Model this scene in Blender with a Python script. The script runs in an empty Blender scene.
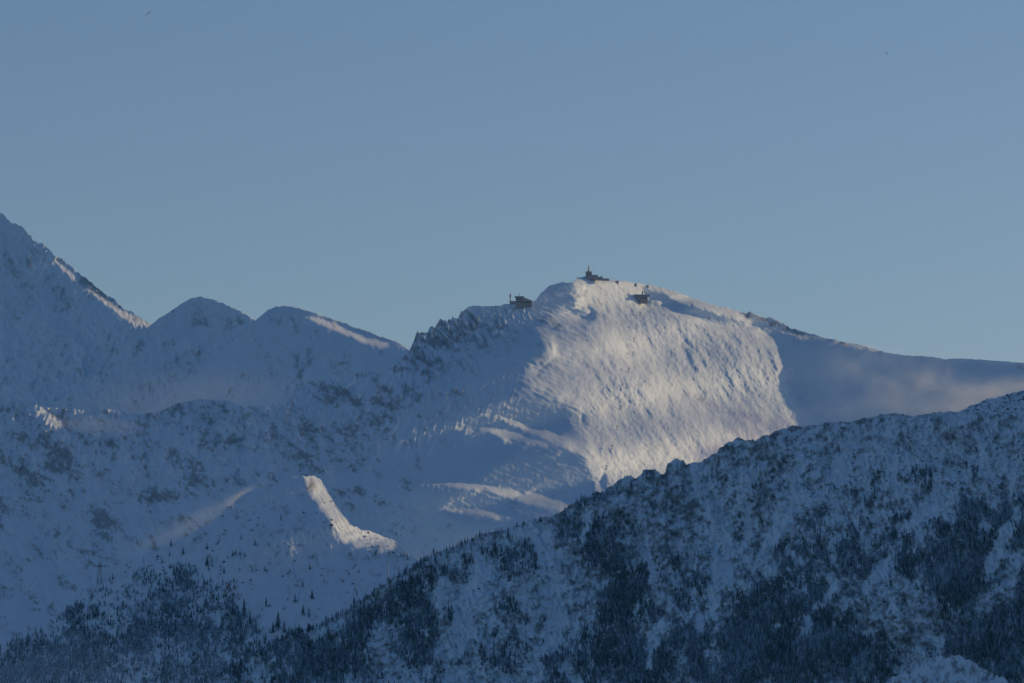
import bpy, math, random
import numpy as np
from mathutils import Vector, Matrix

random.seed(7)
RNG = np.random.default_rng(11)
R = math.radians
W, H, F = 1024, 683, 4500.0            # frame and focal length in pixels: a long telephoto lens
PITCH = R(6.2)
CAM = np.array([0.0, 0.0, 30.0])
SUN_AZ, SUN_EL = R(24), R(13.0)        # azimuth measured from +x towards +y (behind the ridges)
S = np.array([math.cos(SUN_EL) * math.cos(SUN_AZ), math.cos(SUN_EL) * math.sin(SUN_AZ), math.sin(SUN_EL)])

sc = bpy.context.scene
col = sc.collection

# ------------------------------------------------------------------ helpers
def ray(u, v):
    """world direction with unit y of the line of sight at u, v"""
    x = (np.asarray(u, float) - W / 2) / F
    z = -(np.asarray(v, float) - H / 2) / F
    c, s = math.cos(PITCH), math.sin(PITCH)
    y2 = c - z * s
    z2 = s + z * c
    return x / y2, np.ones_like(x), z2 / y2

def point(u, v, D):
    rx, ry, rz = ray(u, v)
    return np.stack([CAM[0] + rx * D, CAM[1] + ry * D, CAM[2] + rz * D], -1)

def spectral(shape, beta=2.0, lo=0, hi=1e9, stretch=(1, 1), angle=0.0, seed=0):
    """fractal noise, unit variance; wavelengths in cells between lo and hi, stretch/angle = anisotropy"""
    r = np.random.default_rng(seed)
    h, w = shape
    n = np.fft.rfft2(r.standard_normal((h, w)))
    fy = np.fft.fftfreq(h)[:, None]; fx = np.fft.rfftfreq(w)[None, :]
    a, b = math.cos(angle), math.sin(angle)
    f1 = (fx * a + fy * b) * stretch[0]; f2 = (-fx * b + fy * a) * stretch[1]
    f = np.sqrt(f1 ** 2 + f2 ** 2); f[0, 0] = 1
    k = f ** (-beta / 2 - .5)
    k = k * ((1 / f >= lo) & (1 / f <= hi)); k[0, 0] = 0
    o = np.fft.irfft2(n * k, s=(h, w))
    return (o - o.mean()) / o.std()

def blur(a, s):
    if s <= 0: return a
    p = int(s * 3) + 1
    a = np.pad(a, p, mode='edge')
    fy = np.fft.fftfreq(a.shape[0])[:, None]; fx = np.fft.rfftfreq(a.shape[1])[None, :]
    k = np.exp(-2 * (math.pi * s) ** 2 * (fx ** 2 + fy ** 2))
    return np.fft.irfft2(np.fft.rfft2(a) * k, s=a.shape)[p:-p, p:-p]

def in_poly(U, V, pts):
    m = np.zeros(U.shape, bool)
    n = len(pts)
    for i in range(n):
        x0, y0 = pts[i]; x1, y1 = pts[(i + 1) % n]
        if y0 == y1: continue
        c = (V >= min(y0, y1)) & (V < max(y0, y1))
        xi = x0 + (V - y0) * (x1 - x0) / (y1 - y0)
        m ^= c & (U < xi)
    return m.astype(float)

def stroke(U, V, pts):
    """pts (u, v, half width): soft 1 inside, 0 outside"""
    o = np.zeros(U.shape)
    for (x0, y0, w0), (x1, y1, w1) in zip(pts[:-1], pts[1:]):
        dx, dy = x1 - x0, y1 - y0
        t = np.clip(((U - x0) * dx + (V - y0) * dy) / (dx * dx + dy * dy + 1e-9), 0, 1)
        d = np.hypot(U - x0 - t * dx, V - y0 - t * dy)
        w = w0 + t * (w1 - w0)
        o = np.maximum(o, np.clip(.5 + (w - d) / 1.6, 0, 1))
    return o

def blob(U, V, pts):
    """pts (u, v, ru, rv, weight[, angle]) : sum of soft gaussians"""
    o = np.zeros(U.shape)
    for p in pts:
        u, v, ru, rv, w = p[:5]; a = R(p[5]) if len(p) > 5 else 0
        x, y = U - u, V - v
        x, y = x * math.cos(a) + y * math.sin(a), -x * math.sin(a) + y * math.cos(a)
        o += w * np.exp(-((x / ru) ** 2 + (y / rv) ** 2))
    return o

def smooth(x, a, b):
    t = np.clip((x - a) / (b - a), 0, 1)
    return t * t * (3 - 2 * t)

def poisson(gx, gy):
    """least-squares surface of a gradient field, free edges"""
    h, w = gx.shape
    GX = np.zeros((2 * h, 2 * w)); GY = np.zeros((2 * h, 2 * w))
    GX[:h, :w] = gx; GX[h:, :w] = gx[::-1]; GX[:, w:] = -GX[:, :w][:, ::-1]
    GY[:h, :w] = gy; GY[:h, w:] = gy[:, ::-1]; GY[h:] = -GY[:h][::-1]
    fx = np.fft.rfftfreq(2 * w)[None, :] * 2 * math.pi; fy = np.fft.fftfreq(2 * h)[:, None] * 2 * math.pi
    A, B = np.fft.rfft2(GX), np.fft.rfft2(GY)
    q = fx ** 2 + fy ** 2; q[0, 0] = 1
    Z = (-1j * fx * A - 1j * fy * B) / q; Z[0, 0] = 0
    return np.fft.irfft2(Z, s=(2 * h, 2 * w))[:h, :w]

def sun_in(U, V):
    """the sun's direction in the slanted frame of the lines of sight at U, V"""
    rx, ry, rz = ray(U, V)
    return S[0] - S[1] * rx, S[2] - S[1] * rz

def light_of(Dx, Dz, sx, sz):
    return (Dx * sx - S[1] + Dz * sz) / np.sqrt(Dx ** 2 + 1 + Dz ** 2)

def sample(A, u, v, u0, v0):
    x = np.clip(np.asarray(u, float) - u0, 0, A.shape[1] - 1.001); y = np.clip(np.asarray(v, float) - v0, 0, A.shape[0] - 1.001)
    i = x.astype(int); j = y.astype(int); a = x - i; b = y - j
    return A[j, i] * (1 - a) * (1 - b) + A[j, i + 1] * a * (1 - b) + A[j + 1, i] * (1 - a) * b + A[j + 1, i + 1] * a * b

def tag(o, label=None, cat=None, group=None, kind=None):
    if label: o['label'] = label
    if cat: o['category'] = cat
    if group: o['group'] = group
    if kind: o['kind'] = kind
    return o

def link(name, me, mats, parent=None):
    for m in (mats if isinstance(mats, (list, tuple)) else [mats]): me.materials.append(m)
    o = bpy.data.objects.new(name, me); col.objects.link(o)
    if parent: o.parent = parent
    return o

def np_mesh(name, V, Q=None, T=None, smooth_=True, attrs=None):
    me = bpy.data.meshes.new(name)
    V = np.asarray(V, np.float32)
    me.vertices.add(len(V)); me.vertices.foreach_set('co', V.ravel())
    loops, starts = [], []
    n = 0
    if Q is not None and len(Q):
        loops.append(np.asarray(Q).ravel()); starts.append(np.arange(len(Q)) * 4); n = len(Q) * 4
    if T is not None and len(T):
        loops.append(np.asarray(T).ravel()); starts.append(n + np.arange(len(T)) * 3)
    L = np.concatenate(loops).astype(np.int32); St = np.concatenate(starts).astype(np.int32)
    me.loops.add(len(L)); me.loops.foreach_set('vertex_index', L)
    me.polygons.add(len(St)); me.polygons.foreach_set('loop_start', St)
    me.update(calc_edges=True)
    if smooth_: me.polygons.foreach_set('use_smooth', np.ones(len(me.polygons), bool))
    for k, a in (attrs or {}).items():
        at = me.attributes.new(k, 'FLOAT', 'POINT'); at.data.foreach_set('value', np.asarray(a, np.float32).ravel())
    return me

# ------------------------------------------------------------------ materials
def new_mat(name):
    m = bpy.data.materials.new(name); m.use_nodes = True
    nt = m.node_tree
    return m, nt, nt.nodes, nt.links, nt.nodes['Principled BSDF']

def plain(name, c, rough=.8, var=.25, scale=.4, metal=0.0):
    m, nt, N, L, b = new_mat(name)
    tc = N.new('ShaderNodeTexCoord'); no = N.new('ShaderNodeTexNoise'); no.inputs['Scale'].default_value = scale
    no.inputs['Detail'].default_value = 5
    L.new(tc.outputs['Object'], no.inputs['Vector'])
    r = N.new('ShaderNodeMixRGB'); r.inputs[1].default_value = (*[x * (1 - var) for x in c], 1); r.inputs[2].default_value = (*[min(1, x * (1 + var)) for x in c], 1)
    L.new(no.outputs['Fac'], r.inputs[0]); L.new(r.outputs[0], b.inputs['Base Color'])
    b.inputs['Roughness'].default_value = rough; b.inputs['Metallic'].default_value = metal
    b.inputs['Specular IOR Level'].default_value = .2
    return m

def terrain_mat(name, snow=(.61, .74, .88), rock=(.10, .10, .11), rock2=(.20, .185, .175), bump=1.0, bscale=.08, veg_shade=(.025, .04, .055), rk_max=.72):
    """snow over rock: the rock and scrub attributes say where the ground shows and where tree shade is painted, noise breaks them up"""
    m, nt, N, L, b = new_mat(name)
    def noise(scale, detail=6, rough=.6, vec=None, sc3=None):
        n = N.new('ShaderNodeTexNoise'); n.inputs['Scale'].default_value = scale; n.inputs['Detail'].default_value = detail; n.inputs['Roughness'].default_value = rough
        src = tc.outputs['Object']
        if sc3:
            mp = N.new('ShaderNodeMapping'); mp.inputs['Scale'].default_value = sc3; L.new(src, mp.inputs['Vector']); src = mp.outputs[0]
        L.new(src, n.inputs['Vector']); return n.outputs['Fac']
    def math_(op, a, bb, clamp=False):
        n = N.new('ShaderNodeMath'); n.operation = op; n.use_clamp = clamp
        for i, x in enumerate((a, bb)):
            if isinstance(x, (int, float)): n.inputs[i].default_value = x
            else: L.new(x, n.inputs[i])
        return n.outputs[0]
    def mix(f, a, bb):
        n = N.new('ShaderNodeMixRGB')
        if isinstance(f, float): n.inputs[0].default_value = f
        else: L.new(f, n.inputs[0])
        for i, x in ((1, a), (2, bb)):
            if isinstance(x, tuple): n.inputs[i].default_value = (*x, 1)
            else: L.new(x, n.inputs[i])
        return n.outputs[0]
    tc = N.new('ShaderNodeTexCoord')
    ar = N.new('ShaderNodeAttribute'); ar.attribute_name = 'rock'
    av = N.new('ShaderNodeAttribute'); av.attribute_name = 'scrub_shade'
    n1 = noise(.14, 8, .78, sc3=(1, 1, .6))
    # rock: attribute plus fine noise, hard edge
    x = math_('ADD', ar.outputs['Fac'], math_('MULTIPLY', math_('SUBTRACT', n1, .5), 2.0))
    rm = N.new('ShaderNodeMapRange'); rm.inputs['From Min'].default_value = .33; rm.inputs['From Max'].default_value = .80; rm.inputs['To Max'].default_value = rk_max; L.new(x, rm.inputs[0])
    rc = mix(noise(.05, 6, .65), rock, rock2)
    n2 = noise(.22, 5, .7)
    y = math_('ADD', av.outputs['Fac'], math_('MULTIPLY', math_('SUBTRACT', n2, .5), 1.2))
    vm = N.new('ShaderNodeMapRange'); vm.inputs['From Min'].default_value = .32; vm.inputs['From Max'].default_value = .78; vm.inputs['To Max'].default_value = .9; L.new(y, vm.inputs[0])
    sn = mix(noise(.006, 5, .6), snow, tuple(c * .86 for c in snow))
    c = mix(rm.outputs[0], sn, rc)
    c = mix(vm.outputs[0], c, veg_shade)  # colour of the scrub, also laid under the woods as painted shade
    L.new(c, b.inputs['Base Color'])
    b.inputs['Roughness'].default_value = .75
    b.inputs['Specular IOR Level'].default_value = .15
    bn = N.new('ShaderNodeBump'); bn.inputs['Strength'].default_value = bump; bn.inputs['Distance'].default_value = 3.0
    L.new(math_('ADD', noise(bscale, 7, .62), math_('MULTIPLY', rm.outputs[0], math_('MULTIPLY', noise(.16, 6, .75), .8))), bn.inputs['Height'])
    L.new(bn.outputs[0], b.inputs['Normal'])
    return m

SNOW = terrain_mat('snow_and_rock', bump=.5)
SNOW_FAR = terrain_mat('snow_and_rock_far', bump=.25, bscale=.03)
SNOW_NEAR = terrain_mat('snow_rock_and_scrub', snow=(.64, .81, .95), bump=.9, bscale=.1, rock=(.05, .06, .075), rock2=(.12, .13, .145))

# ------------------------------------------------------------------ relief sheets
class Layer: pass
UL, UR = -160, 1184                     # the ridges run on past both sides of the frame

def shadow_depth(D, m, s, v0, sx, sz, jit=1.0):
    """how far (in metres of depth) each place lies inside the shadow of the relief to its right; also where the blocker is"""
    h, w = D.shape
    best = np.full(D.shape, -1e9); bi = np.zeros(D.shape, int)
    rise = float((sz / sx).mean()); rc = sz / sx; go = S[1] / sx
    jj = np.arange(h)[:, None]; ii = np.arange(w)[None, :]
    sky = jj + v0 < s[None, :]
    steps = [2, 3, 4, 6, 8, 11, 15, 20, 26, 34, 44, 56, 70, 90, 115, 145, 180, 220, 270, 330, 400, 500]
    steps = sorted(set(max(1, int(round(x * jit))) for x in steps))
    for n, k in enumerate(steps):
        if k >= w: break
        dv = k * rise; dj = int(dv); fr = dv - dj
        if dj + 1 >= h: break
        d = np.full(D.shape, -1e9)
        Dn = D[:, k:]; up = np.concatenate([Dn[:1], Dn[:-1]]); src = (Dn * (1 - fr) + up * fr)[:h - dj]; blk = sky[:h - dj, k:]
        q = D[dj:, :w - k] + go[dj:, :w - k] * k * m - src - (k * rc[dj:, :w - k] - dv) * m * 1.3
        d[dj:, :w - k] = np.where(blk, -1e9, q)
        u = d > best
        best = np.where(u, d, best); bi = np.where(u, n, bi)
    return best, bi, steps, rise

def build_layer(name, label, sil, D0, vbot, mat, lit=None, slope=1.4, base_dx=-.35, lit_t=.38, shade_t=-.06, rough=0.0, rough_b=2.2,
                jag=.6, jagmap=None, fine=None, rock=None, scrub_shade=None, iters=16, lit_dx=.9, level=None, soft=None, after=None, calm=0.0, relrock=.1, streak=0.0, seed=0, warp=(2.5, 10), back=900.0, rdx=None, ul=UL, ur=UR, edge=.7):
    """One mountain as real relief: its skyline, and a depth at every place of its face whose slopes turn towards or away from the sun.
    The depth comes from integrating slopes; fine(U, V) and rough add gullies and ribs."""
    v0 = int(min(p[1] for p in sil)) - 12
    hgt, wid = int(vbot - v0 + 1), ur - ul + 1
    U, V = np.meshgrid(np.arange(ul, ur + 1, dtype=float), np.arange(v0, v0 + hgt, dtype=float))
    m = D0 / F                                          # metres per cell
    su = np.array([p[0] for p in sil], float); sv = np.array([p[1] for p in sil], float)
    uu = np.arange(ul, ur + 1, dtype=float)
    s = np.interp(uu, su, sv)
    j = spectral((8, len(uu)), 1.2, 1.5, 30, seed=seed + 5)[0] * jag
    if jagmap is not None: j = j * jagmap(uu)
    s = s + j
    T = np.zeros(U.shape)
    if lit is not None:
        wu = spectral(U.shape, 1.6, 2, warp[1] * 3, seed=seed + 1) * warp[0]; wv = spectral(U.shape, 1.6, 2, warp[1] * 3, seed=seed + 2) * warp[0] * .5
        if streak:
            sk_ = streak; streak = sk_ * (1 - .85 * smooth(U, 640, 740))
            wu = wu + spectral(U.shape, 1.2, 2, 60, stretch=(1, 6), angle=R(-70), seed=seed + 6) * streak; wv = wv + spectral(U.shape, 1.2, 2, 40, stretch=(1, 6), angle=R(-70), seed=seed + 7) * streak * .25
        T = np.clip(lit(U + wu, V + wv, U, V), 0, 1)
        T = blur(T, edge)
    bdx = base_dx if rdx is None else rdx(U, V)
    LT = np.full(U.shape, lit_t) if level is None else lit_t * level(U, V)
    on_ = T > .45
    X = np.zeros(U.shape)
    if rough:
        A = rough if not callable(rough) else rough(U, V)
        X = X + spectral(U.shape, rough_b, 3, 260, stretch=(1, 1.5), angle=R(-25), seed=seed + 3) * A * m
    if fine is not None:
        X = X + fine(U, V, m, T)
    gx = np.where(on_, lit_dx, bdx); gz = np.full(U.shape, slope) + T * .3
    D = None
    for c, its in (((4, iters * 4), (2, iters + 8), (1, iters - 4)) if lit is not None else ((1, 2),)):
        h2, w2 = -(-hgt // c), -(-wid // c)
        Uc, Vc = np.meshgrid(np.arange(w2) * c, np.arange(h2) * c)
        pick = lambda Z: sample(Z, Uc, Vc, 0, 0)
        Tc = pick(blur(T, c * .4)) if c > 1 else T
        LTc = pick(LT)
        onc = Tc > .45
        Xc = pick(blur(X, max(1.0, c * .5))); sc_ = s[::c][:w2] / c
        mc = m * c; sxc, szc = sun_in(Uc + ul, Vc + v0)
        if D is None:
            gx, gz = pick(gx), pick(gz)
        else:
            iu, iv = np.meshgrid(np.arange(w2) * c / pc, np.arange(h2) * c / pc)
            Dn = sample(D, iu, iv, 0, 0)
            Dn = blur(np.pad(Dn, 0), .8)
            gx = np.gradient(Dn, axis=1) / mc; gz = -np.gradient(Dn, axis=0) / mc
        skyc = Vc / c + v0 / c < sc_[None, :]
        Xx = np.gradient(Xc, axis=1) / mc; Xz = -np.gradient(Xc, axis=0) / mc
        for k in range(its):
            D = poisson(gx * mc, -gz * mc)
            q = np.full(D.shape, -1.0)
            if lit is not None and (k > 2 or c < 4):
                q, bi, steps, rise = shadow_depth(D + Xc, mc, sc_, v0 / c, sxc, szc, 1 + .22 * math.sin(k * 2.4))
                bad = onc & (q > -mc * 1.5) & ~skyc
                add = 0
                for lo_, hi_, sg in ((0, 12, 1.5), (12, 50, 4.0), (50, 999, 9.0)):
                    push = np.zeros(D.shape)
                    for n in range(len(steps)):
                        sel = bad & (bi == n) if lo_ <= steps[n] * c < hi_ else None
                        if sel is not None and sel.any():
                            a, b = np.nonzero(sel)
                            np.maximum.at(push, (np.clip(a - int(round(steps[n] * rise)), 0, h2 - 1), b + steps[n]), q[a, b] + 2 * mc)
                    if push.any():
                        sg = max(1.2, sg / c ** .5)
                        add = add + np.minimum(blur(push, sg) * 2, blur((push > 0) * 1.0, sg) * 5 * np.percentile(push[push > 0], 80))
                D = D + add * .7
            Dx = np.gradient(D, axis=1) / mc; Dz = -np.gradient(D, axis=0) / mc
            L = light_of(Dx + Xx, Dz + Xz, sxc, szc)
            e = np.where(onc, np.maximum(LTc * Tc - L, -.3), np.where(q < 0, np.minimum(shade_t - L, 0), 0))
            e = np.where(skyc, 0, e)
            gx = Dx + e * 1.5
            gz = Dz + e * .7
            gz = gz + (np.clip(gz, .3, 6) - gz) * .8
            gx = gx + (np.clip(gx, -2.0, 4) - gx) * .8
        D = poisson(gx * mc, -gz * mc); pc = c
    sky = V < s[None, :]
    D = D - np.median(D[min(hgt - 1, 60)]) + D0 + X
    if calm:
        base = D - X
        for _ in range(2):
            wt = smooth(blur(T, calm * .9), .80, .98) * smooth(V - s[None, :], calm * .8, calm * 2.2)
            base = base * (1 - wt) + blur(base, calm) * wt
        D = base + X
    if soft is not None:
        Te = blur(T, soft[0] * 1.6)
        wt = np.clip(4 * Te * (1 - Te) * 1.3, 0, 1) * soft[1](U, V) * smooth(V - s[None, :], 2, 8)
        base = D - X * .6
        D = base * (1 - wt) + blur(base, soft[0]) * wt + X * .6
    if after is not None:
        D = D + after(U, V, m)
    if lit is not None and len(sil) > 30:
        sxc, szc = sun_in(U, V)
        q = shadow_depth(D, m, s, v0, sxc, szc)[0]
        L = light_of(np.gradient(D, axis=1) / m, -np.gradient(D, axis=0) / m, sxc, szc)
        v = ~sky & (V < 640) & (U > 0) & (U < 1024)
        for nm, bx in (('A', (38, 404, 70, 442)), ('B', (480, 410, 600, 460)), ('C', (426, 480, 575, 512)), ('D', (750, 320, 806, 420)), ('E', (100, 406, 135, 418))):
            bb = on_ & (U > bx[0]) & (V > bx[1]) & (U < bx[2]) & (V < bx[3]) & ~sky
            print('SOLVE', nm, bb.sum(), (bb & (L > .05)).sum(), (bb & (L > .05) & (q < 0)).sum())
        print('SOLVE', name, 'lit wanted', (on_ & v).sum(), 'facing', (on_ & v & (L > .05)).sum(), 'unshadowed', (on_ & v & (L > .05) & (q < 0)).sum(), 'stray', (~on_ & v & (L > .05) & (q < 0)).sum(), 'range', D[~sky].min(), D[~sky].max())
    Ly = Layer(); Ly.D, Ly.u0, Ly.v0, Ly.m, Ly.s, Ly.uu = D, ul, v0, m, s, uu
    # mesh: columns follow the skyline down to vbot, then a skirt to the ground; behind the skyline the far side falls away
    vb = np.maximum(vbot, s + 6)
    nr = int((vbot - s.min()) / .95)
    t = np.linspace(0, 1, nr)[:, None]
    VV = s[None, :] + (vb - s)[None, :] * t
    UU = np.broadcast_to(uu[None, :], VV.shape)
    DD = sample(D, UU, VV, ul, v0)
    P = point(UU, VV, DD)
    rk = np.zeros(VV.shape); sb = np.zeros(VV.shape)
    if rock is not None:
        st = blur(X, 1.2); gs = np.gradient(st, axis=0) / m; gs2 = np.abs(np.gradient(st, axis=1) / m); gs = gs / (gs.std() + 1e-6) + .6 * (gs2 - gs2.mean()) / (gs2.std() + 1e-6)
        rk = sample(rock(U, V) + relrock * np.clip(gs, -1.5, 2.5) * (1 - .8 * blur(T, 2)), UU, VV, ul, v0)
    if scrub_shade is not None:
        sb = sample(scrub_shade(U, V), UU, VV, ul, v0)
    bk = []
    top = P[0].copy(); top[:, 1] = top[:, 1] + 0
    tops = top.copy()
    ys = blur(np.repeat(top[:, 1][None, :], 3, 0), 12)[1]
    nb = 14
    br = spectral((nb + 2, len(uu)), 2, 4, 200, seed=seed + 9)
    for k in range(nb, 0, -1):
        q = (k / nb) ** 1.6 * back
        p = top.copy(); mixf = min(1, q / 60)
        p[:, 1] = top[:, 1] * (1 - mixf) + np.maximum(ys, top[:, 1] - 30) * mixf + q + br[k] * 3 * (k > 1); p[:, 2] -= q * .62 * (1 - math.exp(-q / 12)) + br[k] * 4 * (k > 2)
        bk.append(p)
    B = np.stack(bk)
    low = P[-1]
    sk = []
    for k in range(1, 9):
        p = low.copy(); f = k / 8
        p[:, 2] = low[:, 2] * (1 - f) - 5 * f; p[:, 1] = low[:, 1] - (low[:, 2] - p[:, 2]) * 1.3
        sk.append(p)
    Sk = np.stack(sk)
    G = np.concatenate([B, P, Sk])
    nrow, ncol = G.shape[:2]
    idx = np.arange(nrow * ncol).reshape(nrow, ncol)
    Q = np.stack([idx[:-1, :-1], idx[1:, :-1], idx[1:, 1:], idx[:-1, 1:]], -1).reshape(-1, 4)
    rkf = np.concatenate([np.repeat(rk[:1], nb, 0), rk, np.repeat(rk[-1:], 8, 0)])
    sbf = np.concatenate([np.repeat(sb[:1], nb, 0), sb, np.repeat(sb[-1:], 8, 0)])
    me = np_mesh(name, G.reshape(-1, 3), Q=Q, attrs={'rock': rkf, 'scrub_shade': sbf})
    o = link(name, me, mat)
    tag(o, label, 'mountain', kind='structure')
    Ly.obj = o
    return Ly

def on(Ly, u, v):
    """the 3-D point of a layer's face at u, v"""
    D = sample(Ly.D, u, v, Ly.u0, Ly.v0)
    return point(u, v, D)

def ribs(U, V, seed, wl=(6, 60), ang=0, st=(2.6, 1)):
    """ridged noise elongated down the slope"""
    n = spectral(U.shape, 1.7, wl[0], wl[1], stretch=st[::-1], angle=R(ang), seed=seed)
    return 1 - np.abs(n) * 1.2

# --- far peak on the left
def lit0(u, v, U, V):
    o = stroke(u, v, [(52, 259, .6), (62, 267, 1.6), (75, 279, 1.6), (80, 284, .5)])
    o = np.maximum(o, stroke(u, v, [(86, 288, .6), (95, 294, 1.8), (108, 303, 2), (122, 314, 3.0), (136, 321, 4.5), (150, 325, 2.5)]))
    return o
def rock0(U, V):
    n = spectral(U.shape, 1.5, 2, 60, stretch=(1, 1.8), angle=R(-35), seed=41)
    return np.clip(.15 + n * .15 + blob(U, V, [(20, 262, 60, 22, .1), (90, 283, 26, 5, .45, 42), (60, 300, 30, 20, .1), (110, 300, 30, 4, .35, 38)]), 0, 1)
L0 = build_layer('far_peak', 'steep hazy snow peak cut by the left edge of the view, highest of the far summits',
    [(-160, 120), (-60, 178), (0, 213), (8, 219), (20, 226), (35, 240), (52, 252), (68, 264), (82, 275), (95, 286), (112, 298), (128, 311), (142, 319), (150, 323), (170, 342), (220, 380), (300, 400), (1184, 430)],
    12000, 450, SNOW_FAR, ur=330, lit=lit0, slope=1.2, base_dx=-.3, rough=5.0, jag=.8, rock=rock0, seed=100, warp=(1.0, 8),
    fine=lambda U, V, m, T: ribs(U, V, 102, (4, 40), 25) * 1.6 * m * (1 - blur(T, 3)))

# --- two rounded hills
def rock1(U, V):
    n = spectral(U.shape, 1.5, 2, 40, stretch=(1, 1.8), angle=R(-10), seed=42)
    return np.clip(.12 + n * .15 + blob(U, V, [(240, 322, 9, 4, .45), (203, 323, 8, 4, .3), (178, 365, 12, 14, .3, 20), (150, 350, 20, 20, .16), (150, 387, 14, 5, .35), (300, 366, 12, 10, .25), (266, 380, 8, 10, .25)]), 0, 1)
L1a = build_layer('rounded_hill', 'pointed rounded snow hill in blue shade just right of the far peak',
    [(-160, 470), (60, 400), (100, 372), (120, 352), (125, 344), (150, 325), (165, 315), (178, 306), (190, 299), (198, 297), (208, 298), (225, 304), (240, 311), (252, 318), (275, 336), (330, 372), (420, 400), (1184, 470)],
    11200, 470, SNOW_FAR, ur=480, slope=1.35, base_dx=-.35, rough=4.0, jag=.35, rock=rock1, seed=120,
    fine=lambda U, V, m, T: ribs(U, V, 122, (6, 50), -15) * .9 * m)
def lit1(u, v, U, V):
    o = in_poly(u, v, [(306, 317), (318, 318), (335, 323), (350, 331), (366, 338), (386, 342), (392, 344), (380, 346), (362, 343), (345, 334), (325, 327), (312, 322)])
    o = np.maximum(o, stroke(u, v, [(390, 341, .6), (404, 346, 1.3), (408, 349, 1)]))
    return o
L1b = build_layer('rounded_hill', 'long rounded snow hill with a sunlit streak along its right shoulder',
    [(-160, 470), (150, 410), (200, 366), (225, 348), (245, 330), (258, 318), (268, 310), (276, 306), (290, 306), (300, 308), (312, 312), (330, 318), (355, 327), (385, 338), (400, 343), (410, 350), (450, 372), (600, 410), (1184, 470)],
    10800, 470, SNOW_FAR, ur=620, lit=lit1, slope=1.35, base_dx=-.4, rough=3.0, jag=.3, rock=lambda U, V: rock1(U, V) + blob(U, V, [(300, 370, 60, 30, .05)]), seed=130, warp=(.8, 8),
    fine=lambda U, V, m, T: ribs(U, V, 132, (6, 50), 15) * .6 * m * (1 - blur(T, 3)))

# --- the main massif
SIL2 = [(-160, 392), (0, 405), (15, 401), (34, 401), (42, 407), (84, 410), (110, 409), (129, 414), (156, 413), (179, 403), (198, 399), (228, 401), (244, 406), (270, 406), (282, 401), (287, 385),
        (300, 382), (316, 381), (330, 379), (343, 376), (360, 373), (373, 372), (385, 373), (393, 367), (400, 360), (409, 351), (415, 339), (418, 333), (423, 331), (427, 333), (431, 325), (434, 328), (440, 319), (447, 321), (453, 318), (458, 316), (463, 309),
        (468, 307), (474, 306), (490, 306), (500, 306), (506, 304), (530, 302), (536, 300), (541, 293), (549, 286), (556, 284), (563, 282), (568, 283), (574, 282), (577, 278), (584, 276.5), (595, 277), (603, 278.5), (612, 280), (625, 281), (640, 283.5), (655, 286),
        (672, 290.5), (690, 297), (710, 304), (728, 308), (736, 310), (742, 312.5), (750, 313), (760, 316), (768, 317), (775, 320), (785, 324), (797, 330), (806, 333), (817, 334), (822, 337), (845, 342), (866, 346), (884, 352), (905, 355.5), (925, 356), (945, 359),
        (965, 358.5), (985, 360), (1024, 363), (1080, 372), (1184, 392)]
def lit2(u, v, U, V):
    o = in_poly(u, v, [(566, 278), (577, 276), (600, 275), (640, 280), (665, 286), (700, 298), (735, 308), (741, 311), (745, 320), (760, 328), (775, 337), (780, 352), (785, 370), (795, 392), (815, 424), (836, 470), (830, 540), (700, 590), (640, 590), (606, 530),
                       (594, 470), (588, 446), (574, 426), (577, 406), (560, 399), (532, 390), (520, 379), (538, 364), (546, 352), (534, 343), (546, 322), (560, 312), (589, 323), (585, 312), (573, 308), (576, 297), (566, 287)])
    d = in_poly(u, v, [(644, 286), (661, 291), (677, 299), (702, 310), (725, 317), (743, 320), (743, 326), (715, 323), (697, 317), (675, 309), (659, 304), (680, 305), (690, 307), (670, 300), (655, 294)])
    d = np.maximum(d, stroke(u, v, [(640, 301, 1), (655, 305, 2)]))
    o = o * (1 - d)
    for st in ([(482, 414, .8), (495, 415, 1.5), (512, 421.5, 2.8), (529, 430, 3.4), (540, 434, 3.4), (555, 439, 4.6), (570, 444, 5), (585, 452, 4.5), (596, 462, 5), (606, 474, 8)],
               [(450, 430, .8), (471, 427.5, 2.2), (486, 427, 2), (497, 432, 2.5), (508, 439, 3.5), (514, 444, 2)], [(500, 431, 1.5), (519, 437, 2.5), (529, 442, 2), (542, 444, 2)],
               [(420, 486, .8), (441, 482.5, 2.0), (460, 485, 2.6), (486, 488, 3.2), (503, 493, 4.2), (529, 498, 5.6), (551, 502, 6.6), (575, 508, 6)],
               [(446, 509, .8), (471, 509, 2.3), (486, 513, 2.3), (500, 517, 1.5), (515, 520, 1)],
               [(40, 406, 2), (48, 415, 5), (57, 425, 5), (64, 434, 3), (67, 441, .8)],
               [(326, 478, 1.3), (333, 473.5, 2), (341, 477, 1.5)], [(806, 335, .6), (822, 338, 1.1), (845, 343, 1.1), (866, 347, 1), (884, 353, .6)],
               [(-20, 405, 1), (0, 404, 1), (16, 402.5, .8)], [(84, 411, 1.8), (88, 410, 1)], [(108, 409, 2.2), (113, 412, 1.6), (126, 414, 1.2), (133, 417, 1.5)], [(242, 405, 2), (245, 409, 1.5)],
               [(764, 328, .8), (780, 330, 1.1), (800, 336, 1.2), (808, 338, .6)], [(340, 377, .6), (360, 374.5, 1), (372, 374, .6)]):
        o = np.maximum(o, stroke(u, v, st))
    return o
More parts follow.
